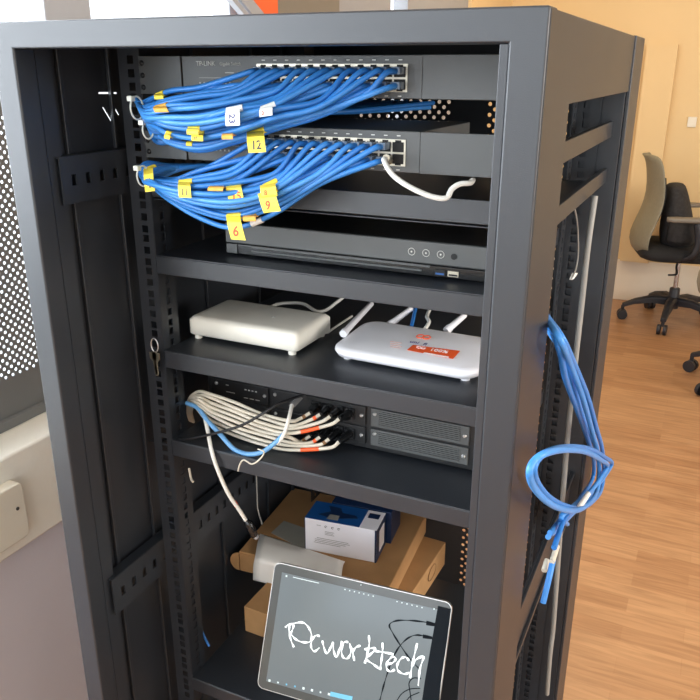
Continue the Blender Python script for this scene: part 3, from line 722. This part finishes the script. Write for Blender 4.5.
# ================================================================== BOTTOM SHELF
z0 = Z(-.987)
def obox(P, u, w_, d_, h): return P, u
def cbox(name, label, A, ang, w_, d_, h, mt, cat, bev=.0015, group=None):
    A = Vector(A); ux = Vector((math.cos(ang), math.sin(ang), 0)); uy = Vector((-ux.y, ux.x, 0))
    t = thing(name, A+ux*w_/2+uy*d_/2, label, cat, group)
    R = Matrix.Identity(4)
    for i in range(3): R[i][0] = ux[i]; R[i][1] = uy[i]; R[i][3] = A[i]
    MB().box(0, w_, 0, d_, 0, h, R).build('carton', mt, t, bevel=bev)
    return t, R
lb, R = cbox('cardboard_box', 'lower brown cardboard box, partly hidden by the tablet', (.094, .282, z0), math.radians(-1.5), .250, .345, .053, M['cardboard'], 'box')
mb = MB(); ctr = R @ Vector((.2505, .27, .030))
mb.tube([ctr+Vector((0, math.cos(a)*.022, math.sin(a)*.014)) for a in [2*PI*k/16 for k in range(17)]], .0008, 4); mb.build('stamp', M['cardboard_in'], lb)
z1 = z0+.0535
zt2 = Z(-.89); A = onZ(239, 551, zt2); B = onZ(390, 586, zt2); Cc = onZ(290, 488, zt2)
ang = math.atan2(B.y-A.y, B.x-A.x); wU = (B-A).length
ub, RU = cbox('cardboard_box', 'upper brown cardboard box lying on the lower one, paper and white box on it', (A.x, A.y, z1), ang, wU, .245, zt2-z1, M['cardboard'], 'box')
hU = zt2-z1
# tuck tabs of the mailer box: rounded ear at the left front and lid seam
mb = MB(); ear = [RU @ Vector((-.001+.0*k, 0, 0)) for k in range(1)]
pts = [(-.004, .002), (-.004, hU-.003)]+[( -.004-.018*math.sin(a), hU/2+(hU/2-.003)*math.cos(a)) for a in [PI*k/10 for k in range(11)]]
mb.prism([RU @ Vector((x+.004, -.003, z)) for x, z in pts[2:]], RU.to_3x3() @ Vector((0, .003, 0))); mb.build('tuck_flap', M['cardboard'], ub)
mb = MB(); mb.box(.0, wU, -.0012, 0, hU-.006, hU-.004, RU); mb.build('lid_edge', M['cardboard'], ub)
# white and blue accessory box
zb = zt2+.0005
A2 = onZ(305, 549, zb); B2 = onZ(376, 563, zb); an2 = math.atan2(B2.y-A2.y, B2.x-A2.x); w2 = (B2-A2).length
hB = .068; dB = .062
bb, RB = cbox('product_box', 'small white product box with a blue top, standing on the upper cardboard box', (A2.x, A2.y, zb), an2, w2, dB, hB, M['box_white'], 'box', .0008)
MB().box(.0006, w2*.76, .0006, dB-.0006, hB, hB+.0005, RB).build('blue_top_print', M['box_blue'], bb)
mb = MB(); mb.prism([RB @ Vector((x, y, hB+.0005)) for x, y in ((.020, .018), (.05, .012), (.095, .026), (.090, .034), (.062, .036), (.055, .05), (.03, .052), (.04, .034))], (0, 0, .0003)); mb.build('device_picture', M['box_navy'], bb)
mb = MB(); mb.prism([RB @ Vector((x, y, hB+.0008)) for x, y in ((.040, .008), (.062, .008), (.060, .024), (.042, .024))], (0, 0, .0003)); mb.build('device_picture', M['grey_cable'], bb)
MB().box(w2*.80, w2*.95, .036, .052, hB, hB+.0005, RB).build('picture_patch', M['box_navy'], bb)
MB().box(w2, w2+.0004, .0006, dB-.0006, .0006, hB-.0006, RB).build('side_print', M['box_navy'], bb)
MB().box(w2+.0004, w2+.0008, .018, dB-.012, .012, hB-.012, RB).build('side_label', M['box_white'], bb)
mb = MB(); mb.box(.0, .0015, -.0004, 0, .0, hB, RB); mb.box(w2-.003, w2, -.0004, 0, .0, hB, RB); mb.build('edge_print', M['box_navy'], bb)
mb = MB()
for x in (.042, .055, .067):
    c = RB @ Vector((x, -.0006, hB-.011)); xx = RB.to_3x3() @ Vector((1, 0, 0))
    mb.tube([c+xx*math.cos(a)*.0020+Vector((0, 0, math.sin(a)*.0020)) for a in [2*PI*k/8*.8 for k in range(9)]], .0005, 4)
mb.build('symbol_print', M['ink_dark'], bb)
mb = MB()
for x0_, x1_, zz in ((.040, .058, .046), (.040, .056, .043), (.040, .058, .040), (.024, .085, .030), (.020, .088, .0265), (.020, .080, .023), (.018, .07, .0195), (.024, .032, .057)): mb.box(x0_, x1_, -.0004, 0, zz, zz+.0007, RB)
mb.build('text_print', M['grey_cable'], bb)
nb, _ = cbox('product_box', 'dark blue box mostly hidden behind the small white product box', RB @ Vector((.03, dB+.004, 0)), an2, .118, .07, .068, M['box_navy'], 'box', .0008)
# papers
def sheet(name, label, pts2, mt, cat):
    return
zP = zt2+.0006
pr = []
A3 = onZ(260, 534, zP); B3 = onZ(345, 562, zP)                       # rear edge of the folded sheet
ux3 = (B3-A3).normalized(); f0 = onZ(245, 552, zP+.001)
front = RU @ Vector((0, 0, hU)); fdir = (RU.to_3x3() @ Vector((1, 0, 0)))
cols = 14; rowsP = []
Lp = (B3-A3).length
bk = (RU.to_3x3() @ Vector((0, 1, 0)))
zsh = lambda v: v
prof = []                                                          # (distance forward, height) of the sheet from its rear edge over the box front
d_rear = (A3-front).dot(bk)
for s in range(22):
    prof.append(s/21)
mb = MB(); us = [i/12 for i in range(13)]
BLp, BRp = onY(253, 580, front.y-.012), onY(338, 602, front.y+.012)
ELp, ERp = onZ(255, 557, zt2+.0035), onZ(341, 579, zt2+.0045)
A3 = A3+Vector((0, 0, .001)); B3 = B3+Vector((0, 0, .001))
cache = {}
def pfn(u, v):
    k_ = round(u, 4)
    if k_ not in cache:
        a_, e_, b_ = A3.lerp(B3, u), ELp.lerp(ERp, u), BLp.lerp(BRp, u)
        m_ = a_.lerp(e_, .5)+Vector((0, 0, .004+.005*u))
        cache[k_] = catmull([a_, m_, e_, e_.lerp(b_, .35)-bk*.004, b_], 8)
    L_ = cache[k_]; return L_[min(len(L_)-1, int(round(v*(len(L_)-1))))]
mb.grid(us, [i/32 for i in range(33)], pfn); mb.smooth = [True]*len(mb.smooth)
o = mb.build('paper_sheet', M['paper'], solid=.0004); tag(o, 'white paper sheet draped over the front of the upper cardboard box', 'paper')
A4 = onZ(283, 520, zP+.012); q = [onZ(284, 521, zP), onZ(271, 533, zP+.0002), onZ(306, 551, zP+.0002), onZ(307, 529, zP)]
o = MB().prism(q, (0, 0, .0006)).build('paper_sheet', M['paper_back']); tag(o, 'greyish paper corner behind the white sheet and beside the product box', 'paper')

# tablet
T0 = Vector((.18386, .17545, ZO-.985)); psi, al = .08107, .41209; TW = .2945; TH = TW/1.45
tu = Vector((math.cos(psi), math.sin(psi), 0)); tn_ = Vector((-math.sin(psi), math.cos(psi), 0)); tv = Vector((0, 0, math.cos(al)))+tn_*math.sin(al); tn = tu.cross(tv).normalized()
if tn.y > 0: tn = -tn
tb = thing('tablet', T0+tu*TW/2, 'silver-edged tablet leaning on the boxes, its screen showing white handwriting', 'tablet')
def tp(u, v, d=0): return T0+tu*u+tv*v+tn*d
rings = [[tp(u, v, -.009) for u, v in rrect(TW/2, TH/2, TW-.004, TH-.004, .010)], [tp(u, v, -.0075) for u, v in rrect(TW/2, TH/2, TW, TH, .011)], [tp(u, v, 0) for u, v in rrect(TW/2, TH/2, TW, TH, .011)]]
MB().loft(rings, smooth=False).build('body', M['tablet_edge'], tb)
MB().prism([tp(u, v, .0001) for u, v in rrect(TW/2, TH/2, TW-.0026, TH-.0026, .010)], tn*.0005).build('glass_border', M['bezel'], tb)
MB().prism([tp(u, v, .0006) for u, v in ((.015, .014), (TW-.015, .014), (TW-.015, TH-.014), (.015, TH-.014))], tn*.0003).build('screen', M['screen'], tb)
scr = [o for o in D.objects if o.name.startswith('screen')][-1]
sp = tp(0, 0, .0011)
def onT(px, py, d=0): return onP(px, py, sp+tn*d, tn)
# dark shapes on the screen: a bar with two leads
def clampT(p):
    r = p-T0; u, v = r.dot(tu), r.dot(tv); u = max(.0155, min(TW-.0155, u)); v = max(.0145, min(TH-.0145, v)); return T0+tu*u+tv*v+tn*.0011
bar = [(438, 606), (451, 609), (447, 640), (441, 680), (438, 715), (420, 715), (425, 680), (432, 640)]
MB().prism([onT(*p) for p in bar], tn*.0003).build('screen_dark_shape', M['screen_dark'], scr)
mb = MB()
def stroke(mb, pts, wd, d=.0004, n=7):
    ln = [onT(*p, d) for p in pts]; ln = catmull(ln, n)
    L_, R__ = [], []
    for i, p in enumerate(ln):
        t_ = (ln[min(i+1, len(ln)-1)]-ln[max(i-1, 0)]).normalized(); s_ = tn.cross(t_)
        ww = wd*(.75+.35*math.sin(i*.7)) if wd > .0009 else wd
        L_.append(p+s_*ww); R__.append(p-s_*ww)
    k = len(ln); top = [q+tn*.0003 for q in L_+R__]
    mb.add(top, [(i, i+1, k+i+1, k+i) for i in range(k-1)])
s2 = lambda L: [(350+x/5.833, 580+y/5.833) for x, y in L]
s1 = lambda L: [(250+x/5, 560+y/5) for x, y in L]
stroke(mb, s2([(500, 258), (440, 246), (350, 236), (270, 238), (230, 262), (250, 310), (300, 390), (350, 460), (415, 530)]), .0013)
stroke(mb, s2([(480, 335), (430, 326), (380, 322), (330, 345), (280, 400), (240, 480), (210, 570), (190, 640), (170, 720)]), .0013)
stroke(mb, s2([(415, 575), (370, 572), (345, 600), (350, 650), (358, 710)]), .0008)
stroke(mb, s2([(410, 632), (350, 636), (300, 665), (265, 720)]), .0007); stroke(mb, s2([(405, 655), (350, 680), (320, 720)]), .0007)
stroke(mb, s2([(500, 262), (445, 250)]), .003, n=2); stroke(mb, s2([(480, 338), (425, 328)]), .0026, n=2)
mb.build('screen_dark_shape', M['screen_dark'], scr)
mb = MB()
for L in ([(178, 338), (182, 330), (215, 318), (262, 312), (292, 335), (308, 375), (300, 408), (262, 410), (228, 395), (205, 370)],
          [(198, 328), (196, 360), (205, 400), (220, 436)], [(220, 322), (212, 350), (200, 372)],
          [(350, 380), (328, 378), (310, 402), (306, 435), (322, 456), (348, 438)],
          [(362, 402), (368, 430), (384, 468), (402, 440), (414, 412), (418, 450), (432, 486), (448, 445), (460, 405)],
          [(492, 410), (470, 412), (458, 450), (466, 486), (490, 490), (506, 455), (498, 415)]):
    stroke(mb, s1(L), .0017, .0008)
for L in ([(10, 395), (18, 430), (26, 472)], [(14, 420), (35, 392), (62, 382)],
          [(110, 322), (112, 375), (98, 440), (86, 486)], [(84, 405), (120, 398), (150, 402), (112, 440), (96, 462), (135, 490), (178, 522)],
          [(190, 365), (190, 420), (182, 480), (176, 524)], [(138, 412), (190, 420), (255, 432)],
          [(222, 492), (255, 478), (266, 455), (245, 448), (218, 480), (214, 515), (235, 534), (262, 522)],
          [(345, 470), (325, 450), (298, 458), (276, 495), (282, 530), (318, 548), (348, 538)],
          [(392, 368), (378, 430), (362, 500), (350, 572)], [(360, 505), (385, 465), (425, 445), (428, 458), (408, 520), (398, 616)]):
    stroke(mb, s2(L), .0017, .0008)
mb.build('handwriting', M['glow_white'], scr)
mb, mb2 = MB(), MB()
def dot(mb, px, py, s): c = onT(px, py, .0003); mb.prism([c+tu*a*s+tv*b*s for a, b in ((-1, -1), (1, -1), (1, 1), (-1, 1))], tn*.0003)
for k in range(8):
    x = 269.5+k*8.5; y = 680.5+k*1.95; dot(mb2 if k in (2, 3) else mb, x, y, .0018 if k in (0, 4, 5, 7) else .0013)
for k in range(7): dot(mb, 345+k*4.7, 589.5+k*1.1, .0009)
for k in range(6): dot(mb, 397+k*5, 601.5+k*1.2, .0009)
dot(mb, 434, 609, .001); dot(mb, 286.5, 576, .0015); dot(mb, 361, 585, .0007)
c0, c1 = onT(293, 577.5, .0003), onT(319, 583.5, .0003); mb.prism([c0, c1, c1+tv*.0012, c0+tv*.0012], tn*.0003)
mb.build('screen_icons', M['icon'], scr); mb2.build('screen_icons', M['icon_blue'], scr)
c0, c1 = onT(330, 696, .0003), onT(352, 701, .0003); MB().prism([c0, c1, c1+tv*.007, c0+tv*.007], tn*.0003).build('screen_icons', M['icon_blue'], scr)

# ================================================================== CABLES OUTSIDE THE RIGHT SIDE
XS = .615
def side(pts, x=XS): return [onX(a, b, x+(c[0] if c else 0)) for a, b, *c in pts]
B1 = [(540, 306, -.06), (548, 318, -.03), (562, 338, 0), (575, 366, .0), (588, 398, .004), (597, 430, .006), (602, 448, .008), (604, 470, .010), (601, 490, .012), (592, 502, .014), (580, 508, .016), (565, 506, .012), (550, 498, .006), (538, 484, 0), (534, 470, 0), (539, 458, .002), (552, 450, .01), (572, 447, .018), (592, 450, .022), (606, 458, .022), (612, 463, .020), (606, 474, .016), (594, 490, .008), (580, 502, .004), (566, 514, 0), (550, 533, 0)]
def shift(L, dx, dy, dz): return [(a+dx*min(1, i/4), b+dy*min(1, i/4), (c if c else 0)+dz) for i, (a, b, c) in enumerate(L)]
C1 = lead('patch_cable', 'loose blue cable in the knot on the rack side, longest loop with a bare end', M['blue'][0], side(B1), .0036, group='loose blue cables knotted on the right side of the rack')
C2 = lead('patch_cable', 'second loose blue cable in the side knot, running beside the longest loop', M['blue'][1], side([(a, b, c) for a, b, c in shift(B1[:-1], -4.5, 2.5, .006)]+[(567, 524, .0)]), .0036, group='loose blue cables knotted on the right side of the rack')
B3_ = [(542, 312, -.06), (550, 326, -.02), (560, 352, 0), (566, 380, .0), (578, 412, .0), (588, 440, .0), (594, 462, 0), (592, 480, -.002), (582, 496, 0), (572, 510, .006), (564, 520, .008), (558, 536, .008), (554, 548, .008)]
t = thing('patch_cable', onX(556, 540, XS), 'loose blue cable dropping straight through the side knot to white-wrapped ends', 'cable', 'loose blue cables knotted on the right side of the rack')
MB().tube(catmull(side(B3_), 7), .0036, 8).build('jacket', M['blue'][2], t)
MB().tube(side([(557, 546, .008), (552, 562, .008)]), .0035, 8).build('marker_wrap', M['yellow' if False else 'cream_cable'], t)
MB().tube(side([(588, 494, .018), (578, 509, .018)]), .0040, 8).build('marker_wrap', M['white_tag'], t)
MB().tube(catmull(side([(553, 560, .008), (549, 578, .008), (543, 603, .006)]), 5), .0036, 8).build('jacket', M['blue'][0], t)
MB().tube(side([(547, 560, .0), (544, 571, .0)]), .0035, 8).build('marker_wrap', M['cream_cable'], t)
lead('patch_cable', 'fourth loose blue cable, innermost in the side knot with a short cut end', M['blue'][1], side([(541, 318, -.06), (550, 332, -.02), (566, 358, 0), (574, 388, .0), (584, 420, .0), (596, 448, .002), (599, 470, .006), (596, 488, .0), (588, 500, -.004), (574, 512, -.006), (560, 526, -.004), (548, 537, -.002)]), .0036, group='loose blue cables knotted on the right side of the rack')
# grey flat lead down the rear of the side
g_ = lead('cable_conduit', 'long thin grey conduit running down inside the rack side', M['grey_cable'], [onX(595, 196, .589), onX(588, 245, .589), onX(582, 300, .589), onX(577, 345, .589), onX(571, 400, .589), onX(566, 455, .589), onX(561, 520, .589), onX(556, 590, .589), onX(553, 630, .589), onX(550, 655, .589), onX(547, 694, .589)], .0042, 6, cat='conduit')
lead('power_cable', 'thin dark cable bowing inside the rack side behind the rail', M['grey_cable'], [onX(574, 205, .575), onX(577, 222, .572), onX(578, 238, .57), onX(578, 255, .57), onX(576, 268, .57), onX(573, 276, .57)], .0012)
o = MB().prism([onX(572, 280, .57), onX(575, 273, .57), onX(578, 273, .57), onX(574, 279, .57)], (-.004, 0, 0)).build('cable_clip', M['white_tag']); tag(o, 'tiny white clip inside the rack side above the blue cables', 'clip')

# ================================================================== CHAIRS
def make_chair(loc, rz, label, off=192):
    """task chair; sits facing +x before turning"""
    t = thing('office_chair', (0, 0, 0), label, 'office chair', None)
    # five-star base
    for k in range(5):
        a = math.radians(off+72*k)-rz; d = Vector((math.cos(a), math.sin(a), 0)); s = Vector((-d.y, d.x, 0))
        rings = []
        for r, z, hw, hh in ((.02, .135, .030, .026), (.12, .140, .026, .022), (.22, .118, .020, .016), (.29, .088, .016, .012)):
            c = d*r+Vector((0, 0, z)); rings.append([c+s*x+Vector((0, 0, y)) for x, y in ((-hw, -hh), (hw, -hh), (hw, hh*.6), (hw*.5, hh), (-hw*.5, hh), (-hw, hh*.6))])
        leg = MB().loft(rings, smooth=False).build('base_leg', M['chair_black'], t, bevel=.003)
        c = d*.285; cs = MB(); cs.cyl(c+Vector((0, 0, .05)), c+Vector((0, 0, .085)), .010)
        for sd in (-1, 1): cs.tube([c+s*.008*sd+Vector((0, 0, .03)), c+s*.026*sd+Vector((0, 0, .03))], .030, 16)
        cs.build('caster', M['chair_black'], leg, bevel=.004)
    mb = MB(); mb.tube([(0, 0, .09), (0, 0, .21), (0, 0, .215)], [.034, .030, .026], 16); mb.build('column_sleeve', M['chair_black'], t)
    MB().cyl((0, 0, .21), (0, 0, .40), .014).build('gas_column', M['chrome'], t)
    MB().box(-.10, .10, -.07, .07, .385, .42).build('mechanism', M['chair_black'], t, bevel=.012)
    MB().tube(catmull([(-.02, -.06, .395), (-.04, -.12, .37), (-.05, -.19, .345), (-.10, -.22, .345)], 5), .006, 8).build('lever', M['chair_black'], t)
    MB().tube([(.12, -.10, .40), (.12, -.22, .375)], [.022, .024], 12).build('tilt_knob', M['chair_black'], t)
    # seat: rounded pad
    rings = []
    for z, ins in ((.412, .03), (.425, .004), (.455, 0), (.478, .012), (.488, .05)):
        rings.append([Vector((x, y, z+.010*max(0, -x)*2)) for x, y in rrect(0, 0, .52-2*ins, .48-2*ins, .09, 6)])
    MB().loft(rings).build('seat', M['chair_fabric'], t)
    # backrest: tall shell with a rearward S-profile and a hooked head end
    prof = [(-.255, .43, .20, .035), (-.285, .50, .215, .045), (-.268, .58, .215, .045), (-.232, .68, .21, .038), (-.218, .78, .205, .032), (-.232, .88, .20, .030), (-.245, .95, .18, .032), (-.262, .99, .15, .040), (-.285, 1.00, .10, .036)]
    rings = []
    for i, (x, z, hw, th) in enumerate(prof):
        ring = []
        for k in range(16):
            a = 2*PI*k/16; cy = math.cos(a); sx_ = math.sin(a)
            wrap = .05*(cy**2)*1.0
            ring.append(Vector((x+wrap+th*.5*sx_, hw*cy, z)))
        rings.append(ring)
    MB().loft(rings).build('backrest', M['chair_shell'], t, sub=1)
    MB().loft([[Vector((x+.016+.05*math.cos(2*PI*k/12)**2+.008*math.sin(2*PI*k/12), (hw-.07)*math.cos(2*PI*k/12), z)) for k in range(12)] for x, z, hw, th in prof[1:6]]).build('back_cushion', M['chair_fabric'], t)
    for s in (-1, 1):
        MB().tube(catmull([(-.05, .20*s, .43), (.0, .27*s, .47), (.02, .275*s, .56), (.0, .27*s, .655)], 5), [.020]*10+[.022]*6, 8).build('arm_post', M['chair_black'], t)
        MB().loft([[Vector((x, .27*s+y, .672+z)) for y, z in rrect(0, 0, .07*f_, .026, .012, 3)] for x, f_ in ((-.16, .6), (-.13, 1), (.10, 1), (.14, .6))]).build('armrest', M['chair_arm'], t)
    t.rotation_euler = (0, 0, rz); t.location = loc
    return t
CH1 = make_chair((.61, 4.25, 0), math.radians(15), 'grey-backed office chair with a dark bag on its seat, by the cream wall', 192)
CH2 = make_chair((1.02, 3.30, 0), math.radians(-5), 'office chair cut off by the right edge of the photo, nearer than the other', 156)
# bag on the seat of the far chair
bgc = Vector((.58, 4.22, .478))
rings = []
for z, wx, wy, dx in ((.0, .085, .11, 0), (.03, .105, .14, 0), (.14, .095, .145, -.012), (.26, .070, .13, -.03), (.33, .062, .11, -.045), (.362, .048, .09, -.05)):
    rings.append([bgc+Vector((dx+wx*math.cos(a)*(1+.06*math.sin(5*a+z*30)), wy*math.sin(a)*(1+.05*math.cos(4*a+z*20)), z)) for a in [2*PI*k/20 for k in range(20)]])
bag = thing('backpack', bgc, 'charcoal fabric backpack upright on the seat of the grey-backed chair', 'bag')
MB().loft(rings).build('body', M['bag'], bag, sub=1)
MB().loft([[bgc+Vector((wx*math.cos(a)+.02, -.135+wy*math.sin(a), z)) for a in [2*PI*k/12 for k in range(12)]] for z, wx, wy in ((.04, .06, .03), (.06, .075, .045), (.16, .07, .045), (.18, .05, .03))]).build('front_pocket', M['bag'], bag)
# switch plate on the far wall
a = onY(692, 122, YB-.004)
o = MB().box(a.x-.025, a.x+.025, YB-.010, YB-.001, a.z-.03, a.z+.03).build('light_switch', M['outlet'], bevel=.003); tag(o, 'small pale switch plate high on the cream wall', 'light switch')
